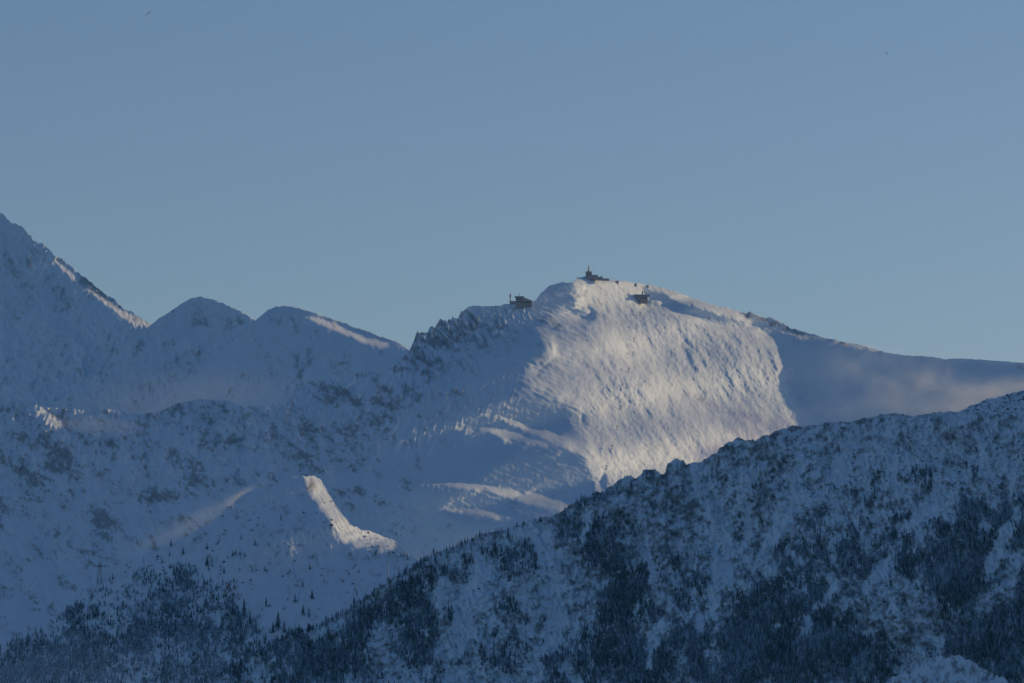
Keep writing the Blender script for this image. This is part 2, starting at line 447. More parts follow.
def rock2(U, V):
    n = spectral(U.shape, 1.3, 2, 40, stretch=(1, 1.8), angle=R(-48), seed=43)
    n2 = spectral(U.shape, 1.2, 2, 14, seed=44)
    b = blob(U, V, [(30, 436, 20, 8, .34, 20), (58, 450, 18, 14, .55, 45), (25, 470, 22, 10, .5, 35), (2, 512, 8, 16, .45), (104, 524, 16, 15, .5), (160, 496, 30, 7, .5), (200, 478, 28, 10, .42, 25), (110, 440, 40, 14, .22, 15), (70, 476, 30, 14, .2, 30),
                    (222, 440, 18, 8, .3), (200, 410, 34, 8, .28), (300, 438, 24, 16, .5, 10), (358, 402, 36, 10, .36, 10), (330, 392, 12, 12, .3), (392, 398, 22, 14, .3), (350, 440, 30, 22, .26), (325, 470, 30, 10, .28),
                    (418, 350, 14, 20, .4, -30), (445, 335, 18, 14, .36), (470, 330, 22, 14, .28), (495, 335, 18, 20, .15), (430, 372, 30, 14, .2), (560, 305, 12, 14, .08), (568, 316, 14, 4, .1),
                    (770, 321, 22, 5, .5, 20), (800, 334, 14, 3, .4, 20), (745, 315, 6, 5, .4), (840, 342, 40, 2.5, .25, 12), (652, 288, 25, 1.6, .35, 14), (530, 345, 60, 25, .06), (720, 440, 40, 40, 0)])
    b = b - blob(U, V, [(500, 460, 80, 30, .3), (850, 390, 80, 30, .4), (640, 380, 80, 80, .2)])
    return np.clip(.13 + b * 1.1 + n * (.13 + .1 * smooth(-U, -480, -380)) + n2 * .07, 0, 1)
def fine2(U, V, m, T):
    face = blur(in_poly(U, V, [(590, 300), (660, 300), (760, 330), (800, 400), (820, 460), (600, 520), (575, 400), (600, 350)]), 14)
    t1 = spectral(U.shape, .9, 2.2, 13, stretch=(1, 1.8), angle=R(-42), seed=51) * 1.1 + .5 * spectral(U.shape, .4, 2.0, 6, seed=57)
    t2 = spectral(U.shape, 1.6, 8, 80, stretch=(1, 2.2), angle=R(-38), seed=52)
    left = smooth(-U, -560, -380)
    rk = ribs(U, V, 53, (4, 46), 18) * left * smooth(-np.abs(V - 380), -160, -20)
    rk2 = ribs(U, V, 54, (3, 26), -25) * blur(in_poly(U, V, [(395, 345), (430, 320), (520, 300), (530, 330), (470, 370), (400, 400)]), 8)
    wisp = spectral(U.shape, 1.4, 3, 50, stretch=(1, 5), angle=R(-70), seed=55) * blur(in_poly(U, V, [(400, 290), (640, 270), (620, 360), (600, 520), (400, 540)]), 14)
    und = spectral(U.shape, 1.6, 4, 60, stretch=(2, 1), angle=R(15), seed=56)
    sm = 1 - blur(T, 3) * .6
    Te = blur(T, 7); te = 4 * Te * (1 - Te) * (.25 + .75 * blur(in_poly(U, V, [(520, 300), (640, 290), (640, 500), (590, 480), (560, 410), (510, 395), (510, 330)]), 8))
    fl = spectral(U.shape, 1.2, 2.5, 40, stretch=(1, 3.5), angle=R(-66), seed=58)
    notface = 1 - face
    return m * (fl * te * 1.1 + t1 * (face * .33 + .03) + t2 * (face * .6 + .1) + (rk * 3.0 + rk2 * 3.6) * sm + wisp * (.45 * notface + .5 * blob(U, V, [(575, 335, 40, 26, 1)])) + und * .25 * notface)
def after2(U, V, m):
    """a broad rib shaped to catch the light down the face, and a furrow shaped to shade a wedge below the right crest"""
    face = blur(in_poly(U, V, [(600, 305), (640, 318), (740, 345), (772, 390), (800, 440), (800, 600), (640, 600), (610, 420), (595, 350)]), 9)
    d = (U - 595) * .657 - (V - 318) * .754; al = (U - 595) * .754 + (V - 318) * .657; d = d + 4 * np.sin(al / 38.0) + 2 * np.sin(al / 13.0)
    t2 = spectral(U.shape, 1.5, 7, 60, stretch=(1, 2.6), angle=R(-40), seed=59)
    o = (3.6 * np.tanh(d / 8) - 5.0 * np.tanh((d - 42) / 22) - 3.2 * np.tanh((d + 34) / 16) + t2 * .8) * face
    vl = np.interp(U, [640, 648, 677, 702, 742, 760], [289, 292, 303, 312, 322, 330])
    e = (vl - V) * .93 + 1.2 * np.sin(U / 6.0)
    amp = np.interp(U, [642, 655, 680, 735, 746], [0, 3.0, 5.5, 5.5, 0])
    return m * (o - amp / (1 + np.exp(-np.clip(e, -30, 30) / 1.3)) * np.exp(-np.clip(e, 0, None) / 9))
def level2(U, V):
    left = 1 - (1 - np.interp(U, [520, 560, 625], [.68, .72, 1.0])) * smooth(V, 300, 325) * smooth(-V, -425, -400)
    return left + blob(U, V, [(612, 338, 34, 9, .28, 42), (665, 388, 60, 12, .34, 42), (600, 300, 24, 10, .15, 20), (700, 305, 40, 5, .2, 20), (700, 340, 70, 20, -.2, 25), (620, 430, 30, 40, -.1), (560, 380, 30, 20, -.12), (640, 305, 30, 10, -.15)])
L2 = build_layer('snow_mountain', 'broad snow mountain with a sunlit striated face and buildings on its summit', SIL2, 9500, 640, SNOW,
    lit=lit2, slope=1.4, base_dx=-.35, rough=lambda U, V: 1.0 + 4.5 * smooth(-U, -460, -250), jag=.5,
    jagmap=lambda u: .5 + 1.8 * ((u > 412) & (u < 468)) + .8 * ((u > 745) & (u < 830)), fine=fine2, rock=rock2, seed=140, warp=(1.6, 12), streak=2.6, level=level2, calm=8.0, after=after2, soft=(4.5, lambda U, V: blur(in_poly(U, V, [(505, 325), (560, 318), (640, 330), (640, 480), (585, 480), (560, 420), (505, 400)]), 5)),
    rdx=lambda U, V: np.where(U > 770, -.1, .0))

# --- the spur below it on the left
SIL3 = [(-160, 700), (-40, 652), (0, 642), (23, 637), (49, 625), (60, 615), (69, 606), (79, 597), (88, 589), (96, 583), (103, 572), (120, 565), (150, 554), (172, 544), (190, 535), (205, 525), (217, 518), (228, 507), (240, 496), (255, 489), (270, 484), (290, 478),
        (304, 476), (312, 475), (320, 479), (326, 488), (332, 500), (342, 514), (350, 524), (362, 530), (378, 534), (394, 541), (420, 562), (470, 600), (600, 660), (1184, 700)]
def lit3(u, v, U, V):
    o = in_poly(u, v, [(303, 476), (310, 473), (320, 477), (328, 492), (338, 508), (350, 522), (362, 528), (380, 533), (396, 540), (391, 547), (374, 546), (356, 548), (342, 542), (334, 528), (322, 512), (313, 496)])
    o = np.maximum(o, stroke(u, v, [(104, 572, .5), (150, 553, .8), (190, 535, 1.0), (217, 518, 1.4), (240, 496, 1.6), (258, 488, .8)]) * .8)
    for (a, b, c, d) in ((126, 593, 134, 591), (162, 590, 172, 590), (165, 593, 160, 595), (131, 614, 139, 611), (165, 604, 170, 603), (176, 609, 182, 607), (157, 616, 160, 617), (157, 625, 160, 624), (180, 652, 188, 652), (166, 658, 172, 656), (172, 675, 178, 674), (146, 588, 151, 586)):
        o = np.maximum(o, stroke(u, v, [(a, b, .9), (c, d, .9)]))
    return o
def forest3(U, V):
    n = spectral(U.shape, 1.4, 6, 60, seed=61)
    b = blob(U, V, [(30, 668, 70, 30, 1.1), (110, 640, 60, 30, .8), (170, 618, 50, 34, .75), (185, 578, 14, 9, .7), (160, 590, 25, 12, .35), (230, 610, 14, 26, .6), (240, 655, 50, 30, .7), (160, 675, 60, 18, .5), (90, 605, 18, 10, .35), (207, 590, 14, 8, .4), (75, 615, 16, 8, .5)])
    b -= blob(U, V, [(110, 618, 16, 12, .5), (158, 640, 3, 40, .5), (136, 670, 14, 20, .8), (190, 660, 16, 10, .35), (300, 600, 40, 60, .4)])
    return np.clip(b + n * .22, 0, 1)
def rock3(U, V):
    n = spectral(U.shape, 1.5, 2, 30, stretch=(1, 1.6), angle=R(35), seed=62)
    return np.clip(.1 + n * .14 + blob(U, V, [(313, 484, 7, 5, .4, 40), (330, 490, 20, 6, .2), (280, 545, 30, 30, .08), (170, 610, 50, 30, .2), (250, 660, 30, 20, .2), (385, 560, 20, 14, .25)]), 0, 1)
L3 = build_layer('mountain_spur', 'lower snow spur with a bright sunlit crest, forest on its left foot', SIL3, 7600, 760, SNOW, ur=700,
    lit=lit3, slope=1.4, base_dx=-.45, rough=1.2, iters=22, shade_t=-.12, lit_t=.46, soft=(2.2, lambda U, V: (V > 470) & (U > 290)), jag=.5, rock=rock3, scrub_shade=lambda U, V: np.clip(forest3(U, V) * .62 - .05, 0, .6), seed=160, warp=(1.2, 8),  # ground under the wood darkened as painted tree shade
    fine=lambda U, V, m, T: ribs(U, V, 162, (5, 40), -12) * .7 * m * (1 - blur(T, 3)) + spectral(U.shape, 1.2, 2.5, 14, seed=163) * .12 + m * T * (spectral(U.shape, .9, 2.2, 14, stretch=(1, 1.6), angle=R(-35), seed=164) * .26) * m)

# --- the dark ridge in front
SIL4 = [(-160, 800), (100, 735), (170, 703), (215, 678), (245, 660), (274, 643), (289, 633), (308, 628), (331, 619), (354, 606), (368, 596), (381, 587), (395, 577), (407, 570), (420, 562), (430, 555), (453, 547), (470, 539), (484, 533), (500, 531), (520, 524), (538, 518), (550, 516), (561, 512),
        (576, 501), (590, 495), (603, 491), (612, 485), (618, 479), (624, 477), (631, 475), (636, 478), (641, 474.5), (643, 470), (648, 469), (656, 470), (660, 474), (665, 472), (667, 465), (670, 461), (677, 458.5), (683, 460), (686, 465), (694, 463), (702, 460), (710, 456), (717, 453),
        (720, 447), (728, 442), (738, 439), (745, 440), (755, 438.5), (764, 438), (770, 434), (777, 430), (793, 426), (805, 426), (816, 425), (829, 422), (848, 422), (867, 418), (880, 415), (893, 413), (905, 415), (912, 416), (938, 412), (958, 412), (968, 412), (990, 414), (1024, 417), (1100, 424), (1184, 440)]
def gullies(U, V):
    wv = spectral(U.shape, 1.8, 6, 60, seed=70) * 3
    o = np.zeros(U.shape)
    for g in ([(693, 466, 5), (703, 485, 9), (712, 504, 10), (724, 545, 9), (720, 583, 7), (700, 632, 5)], [(668, 600, 3), (655, 636, 5), (648, 668, 4)], [(907, 524, 2), (886, 566, 4), (868, 585, 3)], [(1024, 508, 3), (1019, 520, 5), (998, 545, 6), (986, 578, 4)],
              [(836, 582, 2), (815, 610, 3), (799, 636, 2)], [(530, 528, 4), (542, 540, 7), (557, 594, 9), (550, 651, 7)], [(590, 512, 3), (584, 540, 4)], [(480, 560, 5), (472, 600, 10), (455, 650, 9)], [(748, 470, 4), (742, 500, 5), (752, 540, 3)], [(800, 450, 4), (790, 500, 6), (760, 560, 3)],
              [(850, 440, 5), (838, 480, 6)], [(940, 480, 4), (925, 510, 5), (905, 540, 2)], [(640, 500, 2), (645, 540, 3), (652, 580, 3)]):
        o = np.maximum(o, blur(stroke(U + wv, V, g), 1.6))
    return o
def forest4(U, V):
    n = spectral(U.shape, 1.5, 6, 70, stretch=(1.0, 1.6), seed=71)
    b = blob(U, V, [(330, 655, 60, 24, .9, -30), (300, 668, 60, 20, .7), (400, 600, 50, 14, .8, -32), (420, 625, 22, 44, .75, 28), (500, 560, 30, 16, .5, -20), (520, 570, 16, 34, .55, -20), (590, 535, 28, 26, .75, 20), (628, 600, 30, 55, .75, -10), (600, 660, 60, 34, .75), (490, 650, 40, 26, .3),
                    (700, 640, 22, 50, .55, 20), (755, 640, 34, 50, .8, 15), (800, 660, 50, 34, .8), (820, 600, 50, 40, .45, 20), (880, 560, 60, 30, .35), (960, 570, 70, 60, .6), (990, 640, 50, 44, .95), (960, 520, 60, 26, .18), (1060, 560, 40, 80, .6), (860, 655, 30, 24, .8), (740, 520, 60, 24, .12, -30), (900, 480, 120, 30, .05)])
    b -= blob(U, V, [(378, 634, 13, 22, .8, 15), (288, 664, 15, 14, .7), (330, 640, 8, 14, .3, -35), (556, 590, 16, 46, .5, -10), (470, 600, 30, 40, .35, 30), (715, 520, 12, 50, .6, -12), (722, 590, 10, 40, .5, 5), (905, 610, 34, 30, .8), (880, 590, 26, 16, .6), (925, 640, 22, 24, .7), (1010, 570, 10, 60, .5, 40), (1008, 600, 7, 16, .8), (985, 612, 7, 12, .6), (930, 520, 12, 50, .35, 35), (880, 520, 12, 40, .3, 30), (840, 612, 16, 8, .5), (868, 660, 4, 12, .6, -30)])
    return np.clip(b * 1.05 + n * .24 - .7 * gullies(U, V), 0, 1)
def rock4(U, V):
    n = spectral(U.shape, 1.3, 2, 26, stretch=(1.7, 1), angle=R(-28), seed=72)
    n2 = spectral(U.shape, 1.5, 8, 90, seed=73)
    edge = np.exp(-np.clip(V - np.interp(U, [p[0] for p in SIL4], [p[1] for p in SIL4]), 0, None) / 5.0) * smooth(U, 480, 560)
    b = blob(U, V, [(600, 520, 70, 40, .24, -35), (640, 520, 40, 50, .22), (680, 500, 20, 40, .25), (760, 470, 50, 24, .26), (770, 490, 20, 20, .2), (560, 560, 60, 60, .12), (905, 610, 40, 36, .22), (500, 620, 60, 40, .12), (380, 640, 20, 24, .2), (1000, 590, 30, 30, .15), (740, 545, 20, 40, .15)])
    b -= blob(U, V, [(715, 500, 12, 60, .35, -12), (552, 590, 12, 50, .3, -8), (850, 470, 60, 16, .12), (800, 520, 30, 30, .06)])
    return np.clip(.25 + b * .65 + n * .16 + n2 * .05 + edge * .15 - .4 * gullies(U, V), 0, 1)
def scrub_shade4(U, V):
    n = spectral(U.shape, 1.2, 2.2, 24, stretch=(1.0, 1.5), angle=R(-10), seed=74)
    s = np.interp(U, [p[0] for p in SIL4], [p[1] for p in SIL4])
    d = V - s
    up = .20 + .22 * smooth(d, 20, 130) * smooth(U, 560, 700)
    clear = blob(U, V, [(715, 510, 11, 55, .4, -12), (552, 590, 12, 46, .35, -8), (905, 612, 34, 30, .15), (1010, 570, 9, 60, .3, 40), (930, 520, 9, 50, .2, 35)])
    return np.clip(up + n * .16 + forest4(U, V) * .36 - clear - .5 * gullies(U, V), 0, .9)  # real scrub, plus a forest term painting shade on snow among trees
def fine4(U, V, m, T):
    a = ribs(U, V, 81, (4, 50), -22) * 4.0
    b = ribs(U, V, 82, (14, 120), -15) * 6.0
    c = spectral(U.shape, 1.0, 2.2, 14, seed=83) * 1.3
    tor = blob(U, V, [(677, 474, 10, 22, -16), (650, 480, 10, 14, -8), (628, 486, 10, 12, -6), (728, 452, 12, 12, -7), (378, 636, 14, 22, -14), (290, 662, 14, 14, -10), (905, 606, 36, 30, -18), (1008, 600, 8, 14, -8)])
    gul = blob(U, V, [(715, 510, 12, 55, 14, -12), (552, 590, 14, 50, 12, -8), (470, 600, 16, 40, 8, 20)])
    cr = (1 - np.abs(spectral(U.shape, 1.0, 4, 30, stretch=(1, 1.4), angle=R(-35), seed=84))) * 3.2 + (1 - np.abs(spectral(U.shape, .8, 3, 12, stretch=(1.5, 1), angle=R(15), seed=85))) * 1.6
    where = np.clip(blob(U, V, [(905, 606, 46, 36, 1.2), (1005, 596, 20, 30, 1), (378, 640, 26, 30, 1), (290, 664, 20, 20, .9), (640, 520, 70, 60, .8), (760, 480, 70, 40, .7), (560, 600, 60, 60, .5), (700, 560, 60, 60, .5)]) + .25, 0, 1)
    return m * (a + b + c - cr * where + tor + gul)
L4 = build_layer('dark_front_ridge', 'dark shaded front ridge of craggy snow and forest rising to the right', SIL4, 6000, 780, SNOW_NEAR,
    slope=1.3, base_dx=-.25, rough=7.0, rough_b=2.4, jag=.55, jagmap=lambda u: .5 + 1.0 * ((u > 560) & (u < 770)) + .4 * (u > 770), rock=rock4, scrub_shade=scrub_shade4, fine=fine4, seed=180)

# --- shoulder that rises behind the front ridge at the right edge, and the pale knoll at the bottom
L5 = build_layer('ridge_shoulder', 'smooth shrub-dotted snow shoulder rising behind the front ridge at the right',
    [(-160, 700), (700, 560), (880, 450), (940, 422), (958, 412.5), (970, 406), (980, 402), (990, 399), (1009, 394), (1024, 390), (1060, 380), (1120, 372), (1184, 368)],
    6500, 560, SNOW_NEAR, ul=860, slope=1.5, base_dx=-.2, rough=2.0, jag=.5, seed=200, 
    rock=lambda U, V: np.full(U.shape, .1), scrub_shade=lambda U, V: np.clip(.2 + spectral(U.shape, 1.0, 2.2, 10, seed=75) * .2, 0, 1))
L6 = build_layer('snowy_knoll', 'pale rocky snow knoll at the bottom right below the dark forest',
    [(-160, 1100), (820, 740), (862, 704), (880, 688), (892, 678), (905, 671), (915, 664), (930, 659), (938, 655), (950, 656), (960, 655), (968, 659), (980, 668), (990, 672), (1003, 678), (1020, 690), (1060, 710), (1184, 760)],
    5000, 800, SNOW_NEAR, ul=760, slope=1.4, base_dx=-.2, rough=2.5, jag=.9, seed=220, 
    rock=lambda U, V: np.clip(.3 + spectral(U.shape, 1.2, 2, 20, stretch=(1, 1.5), seed=76) * .2, 0, 1),
    fine=lambda U, V, m, T: m * (ribs(U, V, 222, (4, 30), -20) * -3 + spectral(U.shape, 1, 2.2, 12, seed=223)))

# --- unseen massif added beyond the right edge of the view to keep the front ridge in shade
def added_massif():
    n = 90
    X, Y = np.meshgrid(np.linspace(900, 4200, n), np.linspace(4700, 7500, n))
    cx, cy = 2050, 6150
    h = 1650 * np.exp(-(((X - cx) / 560) ** 4 + ((Y - cy) / 900) ** 4)) + 700 * np.exp(-(((X - 3100) / 700) ** 2 + ((Y - 6100) / 800) ** 2))
    e = smooth(X, 900, 1250) * smooth(-X, -4200, -3600) * smooth(Y, 4700, 5200) * smooth(-Y, -7500, -7100)
    nz = spectral(X.shape, 2.2, 2, 80, seed=90)
    h = (h + nz * 60) * e - 20
    idx = np.arange(n * n).reshape(n, n)
    Q = np.stack([idx[:-1, :-1], idx[:-1, 1:], idx[1:, 1:], idx[1:, :-1]], -1).reshape(-1, 4)
    rk = np.clip(.3 + .2 * spectral(X.shape, 1.2, 2, 30, seed=91), 0, 1)
    o = link('shade_massif', np_mesh('shade_massif', np.stack([X, Y, h], -1).reshape(-1, 3), Q=Q, attrs={'rock': rk, 'scrub_shade': rk * 0}), SNOW)
    tag(o, 'added unseen massif beyond the right edge of the view that shades the front ridge', 'mountain', kind='structure')
added_massif()

def ground():
    me = bpy.data.meshes.new('ground'); s = 40000
    me.from_pydata([(-s, -s, 0), (s, -s, 0), (s, s, 0), (-s, s, 0)], [], [(0, 1, 2, 3)])
    m, nt, N, L, b = new_mat('snowy_valley')
    tc = N.new('ShaderNodeTexCoord'); no = N.new('ShaderNodeTexNoise'); no.inputs['Scale'].default_value = .004; no.inputs['Detail'].default_value = 9
    L.new(tc.outputs['Object'], no.inputs['Vector'])
    r = N.new('ShaderNodeValToRGB'); L.new(no.outputs['Fac'], r.inputs[0])
    r.color_ramp.elements[0].position = .45; r.color_ramp.elements[0].color = (.05, .06, .055, 1); r.color_ramp.elements[1].position = .55; r.color_ramp.elements[1].color = (.7, .72, .75, 1)
    L.new(r.outputs[0], b.inputs['Base Color']); b.inputs['Roughness'].default_value = .9
    tag(link('ground', me, m), 'snow covered valley floor with dark woods in front of the mountains', 'ground', kind='structure')
ground()

#@@OBJ_BEGIN
# ------------------------------------------------------------------ trees
def conifer_mat(name, needle=(.010, .024, .036), snow=(.36, .50, .68), amount=.56):
    m, nt, N, L, b = new_mat(name)
    tc = N.new('ShaderNodeTexCoord'); ge = N.new('ShaderNodeNewGeometry')
    no = N.new('ShaderNodeTexNoise'); no.inputs['Scale'].default_value = .22; no.inputs['Detail'].default_value = 5; no.inputs['Roughness'].default_value = .6
    mz = N.new('ShaderNodeMapping'); mz.inputs['Scale'].default_value = (1, 1, .35); L.new(ge.outputs['Position'], mz.inputs[0]); L.new(mz.outputs[0], no.inputs['Vector'])
    sep = N.new('ShaderNodeSeparateXYZ'); L.new(ge.outputs['True Normal'], sep.inputs[0])
    ab = N.new('ShaderNodeMath'); ab.operation = 'ABSOLUTE'; L.new(sep.outputs[2], ab.inputs[0])
    ad = N.new('ShaderNodeMath'); ad.operation = 'MULTIPLY_ADD'; L.new(ab.outputs[0], ad.inputs[0]); ad.inputs[1].default_value = .35; L.new(no.outputs['Fac'], ad.inputs[2])
    lg = N.new('ShaderNodeTexNoise'); lg.inputs['Scale'].default_value = .02; L.new(ge.outputs['Position'], lg.inputs['Vector'])
    a2 = N.new('ShaderNodeMath'); a2.operation = 'MULTIPLY_ADD'; L.new(lg.outputs['Fac'], a2.inputs[0]); a2.inputs[1].default_value = .5; L.new(ad.outputs[0], a2.inputs[2])
    mr = N.new('ShaderNodeMapRange'); mr.inputs['From Min'].default_value = 1.32 - amount; mr.inputs['From Max'].default_value = 1.55 - amount; mr.inputs['To Max'].default_value = .8; L.new(a2.outputs[0], mr.inputs[0])
    mx = N.new('ShaderNodeMixRGB'); L.new(mr.outputs[0], mx.inputs[0]); mx.inputs[1].default_value = (*needle, 1); mx.inputs[2].default_value = (*snow, 1)
    L.new(mx.outputs[0], b.inputs['Base Color']); b.inputs['Roughness'].default_value = .9; b.inputs['Specular IOR Level'].default_value = .1
    return m
NEEDLES = conifer_mat('frosted_needles')
BARK = plain('bark', (.05, .04, .035), .9, .3, 2)

def crown_geo(tiers, pts, seed, slim=.2):
    """unit-height conifer crown: overlapping drooping skirts with ragged tips"""
    r = np.random.default_rng(seed); V, T = [], []
    for k in range(tiers):
        f = k / tiers
        z0 = .1 + .84 * f ** .92
        z1 = min(1.0, z0 + .34 * (1 - f * .6)) if k < tiers - 1 else 1.0
        rad = slim * (1 - f) ** .85 + .015
        c = len(V); V.append((r.normal(0, .006), r.normal(0, .006), z1))
        a0 = r.uniform(0, 6.28)
        for i in range(pts * 2):
            a = a0 + math.pi * i / pts + r.normal(0, .12)
            q = rad * (1.0 if i % 2 == 0 else .5) * r.uniform(.7, 1.2)
            V.append((q * math.cos(a), q * math.sin(a), z0 + (.0 if i % 2 == 0 else .045) + r.normal(0, .012)))
        for i in range(pts * 2):
            T.append((c, c + 1 + i, c + 1 + (i + 1) % (pts * 2)))
    return np.array(V), np.array(T)

def bark_geo():
    V, T = [], []
    for z, q in ((-.12, .022), (.5, .012)):
        for i in range(6): V.append((q * math.cos(i * 1.047), q * math.sin(i * 1.047), z))
    for i in range(6):
        j = (i + 1) % 6; T += [(i, j, 6 + j), (i, 6 + j, 6 + i)]
    return np.array(V), np.array(T)

crowns = [crown_geo(7, 7, 300 + i, .14 + .02 * (i % 4)) for i in range(6)]
crown_me = []
for i, (v_, t_) in enumerate(crowns):
    me = np_mesh('crown', v_, T=t_, smooth_=False); me.materials.append(NEEDLES); crown_me.append(me)
bv, bt = bark_geo(); trunk_me = np_mesh('trunk', bv, T=bt, smooth_=False); trunk_me.materials.append(BARK)
cheap = [crown_geo(5, 5, 320 + i, .14 + .02 * (i % 4)) for i in range(8)]

def scatter(Ly, dens, n, box, hmin, hmax, seed, power=1.0, above=2.0):
    r = np.random.default_rng(seed)
    out = []
    U = r.uniform(box[0], box[2], n * 6); V = r.uniform(box[1], box[3], n * 6)
    UU, VV = np.meshgrid(np.arange(Ly.u0, Ly.u0 + Ly.D.shape[1], dtype=float), np.arange(Ly.v0, Ly.v0 + Ly.D.shape[0], dtype=float))
    d = dens(UU, VV)
    q = sample(d, U, V, Ly.u0, Ly.v0)
    keep = (r.uniform(0, 1, len(U)) < np.clip(q, 0, 1) ** power) & (V > np.interp(U, Ly.uu, Ly.s) + above)
    U, V = U[keep][:n], V[keep][:n]
    P = on(Ly, U, V)
    h = r.uniform(hmin, hmax, len(U)) * r.uniform(.75, 1.15, len(U))
    return U, V, P, h

def spruce(P, h, label, group=None, k=0):
    root = bpy.data.objects.new('spruce_tree', None); col.objects.link(root)
    root.location = P; root.scale = (h, h, h); root.rotation_euler = (0, 0, random.uniform(0, 6.28))
    tag(root, label, 'tree', group)
    c = bpy.data.objects.new('crown', crown_me[k % 6]); col.objects.link(c); c.parent = root
    t = bpy.data.objects.new('trunk', trunk_me); col.objects.link(t); t.parent = root
    return root

# lone trees on the open slope of the spur
lone = [(171, 547, 13), (183, 555, 13), (207, 550, 12), (207, 567, 17), (241, 540, 10), (240, 556, 9), (255, 546, 10), (281, 519, 8), (310, 570, 12), (324, 583, 9),
        (299, 547, 8), (269, 546, 7), (303, 588, 14), (295, 603, 15), (312, 600, 16), (354, 604, 12), (266, 607, 15), (224, 574, 11), (228, 590, 12), (290, 573, 8)]
lone_lab = 'small lone spruce standing on the open snow of the lower spur'
for i, (u, v, h) in enumerate(lone):
    spruce(on(L3, u, v), h * 1.15, lone_lab, 'lone spruces on the snow spur', i)
big = [(278, 630, 30), (244, 618, 34), (238, 622, 27), (250, 626, 26), (273, 634, 22), (284, 634, 22), (303, 616, 20), (309, 618, 18), (232, 616, 26), (256, 634, 22)]
for i, (u, v, h) in enumerate(big):
    spruce(on(L3, u, v), h, 'tall dark spruce at the foot of the spur just above the front ridge', 'tall spruces at the foot of the spur', i + 3)

def forest_a(U, V): return np.clip((forest3(U, V) - .12) * 1.3 + smooth(V, 630, 690) * .6, 0, 1)
def forest_b(U, V): return np.clip((forest4(U, V) - .16) * 1.25, 0, 1)
A = scatter(L3, forest_a, 8000, (-150, 555, 420, 720), 5, 12, 401, 1.1)
B = scatter(L4, forest_b, 21000, (150, 470, 1180, 740), 5.5, 11, 402, 1.15, 3)
# a fringe of trees along the lower skyline of the front ridge
r_ = np.random.default_rng(403)
uf = r_.uniform(200, 560, 420); sf = np.interp(uf, L4.uu, L4.s) + r_.uniform(.5, 5, 420)
keep = r_.uniform(0, 1, 420) < np.interp(uf, [200, 420, 480, 560], [1, .9, .45, .25]); uf, sf = uf[keep], sf[keep]
C = (uf, sf, on(L4, uf, sf), r_.uniform(5, 12, len(uf)) * np.interp(uf, [200, 420, 560], [1, .85, .6]))
allU = np.concatenate([A[0], B[0], C[0]]); allV = np.concatenate([A[1], B[1], C[1]]); allP = np.concatenate([A[2], B[2], C[2]]); allh = np.concatenate([A[3], B[3], C[3]])
which = np.concatenate([np.zeros(len(A[0])), np.ones(len(B[0])), np.full(len(C[0]), 2)])
size = allh / allP[:, 1] * F + r_.uniform(0, .5, len(allh))
size[(allV > 688) | (allU < 2) | (allU > 1022)] = 0
order = np.argsort(-size)
pick = order[:262]; rest = np.setdiff1d(np.arange(len(allU)), pick)
labs = {0: ('frosted spruce in the wood on the left foot of the snow spur', 'spruces in the wood on the spur'),
        1: ('dark frosted spruce in the wood on the shaded face of the front ridge', 'spruces in the wood on the front ridge'),
        2: ('small dark spruce on the skyline of the front ridge', 'spruces along the skyline of the front ridge')}
for n, i in enumerate(pick):
    la, gr = labs[int(which[i])]
    spruce(allP[i], allh[i], la, gr, n)

def merged(name, P, h, geos, mat, seed, flat=1.0):
    r = np.random.default_rng(seed)
    g = r.integers(0, len(geos), len(P)); a = r.uniform(0, 6.28, len(P))
    Vs, Ts, n = [], [], 0
    for k, (gv, gt) in enumerate(geos):
        i = np.nonzero(g == k)[0]
        if not len(i): continue
        c, s_ = np.cos(a[i])[:, None], np.sin(a[i])[:, None]; wv = r.uniform(.8, 1.25, len(i))[:, None]
        x = (gv[None, :, 0] * c - gv[None, :, 1] * s_) * h[i, None] * wv * flat; y = (gv[None, :, 0] * s_ + gv[None, :, 1] * c) * h[i, None] * wv * flat
        z = gv[None, :, 2] * h[i, None]
        v = np.stack([x + P[i, 0:1], y + P[i, 1:2], z + P[i, 2:3]], -1)
        t = gt[None] + (np.arange(len(i)) * len(gv))[:, None, None] + n
        Vs.append(v.reshape(-1, 3)); Ts.append(t.reshape(-1, 3)); n += v.shape[0] * v.shape[1]
    me = np_mesh(name, np.concatenate(Vs), T=np.concatenate(Ts), smooth_=False)
    return link(name, me, mat)
tag(merged('forest', allP[rest], allh[rest], cheap, NEEDLES, 404), 'dark frosted spruce forest over the lower slopes of the front ridge and spur', 'forest', kind='stuff')

# dwarf pine and shrubs dotting the upper slopes of the front ridge
def shrub_geo(seed):
    r = np.random.default_rng(seed); V = [(0, 0, 1)]; T = []
    n = 7
    for ring, (q, z) in enumerate(((.7, .55), (1.0, -.2))):
        for i in range(n):
            a = 6.283 * i / n + ring * .4; k = q * r.uniform(.6, 1.25)
            V.append((k * math.cos(a), k * math.sin(a), z * r.uniform(.7, 1.3)))
    for i in range(n):
        j = (i + 1) % n
        T += [(0, 1 + i, 1 + j), (1 + i, 1 + n + i, 1 + j), (1 + j, 1 + n + i, 1 + n + j)]
    return np.array(V), np.array(T)
SHRUB = conifer_mat('frosted_scrub', (.03, .048, .065), (.5, .58, .70), .58)
def scrub_a(U, V):
    n = spectral(U.shape, 1.4, 3, 50, stretch=(1.5, 1), angle=R(-25), seed=411)
    return np.clip(scrub_shade4(U, V) * 1.6 + n * .22 - .16, 0, 1)
S1 = scatter(L4, scrub_a, 7500, (340, 400, 1180, 720), .7, 2.2, 412, 1.3, .5)
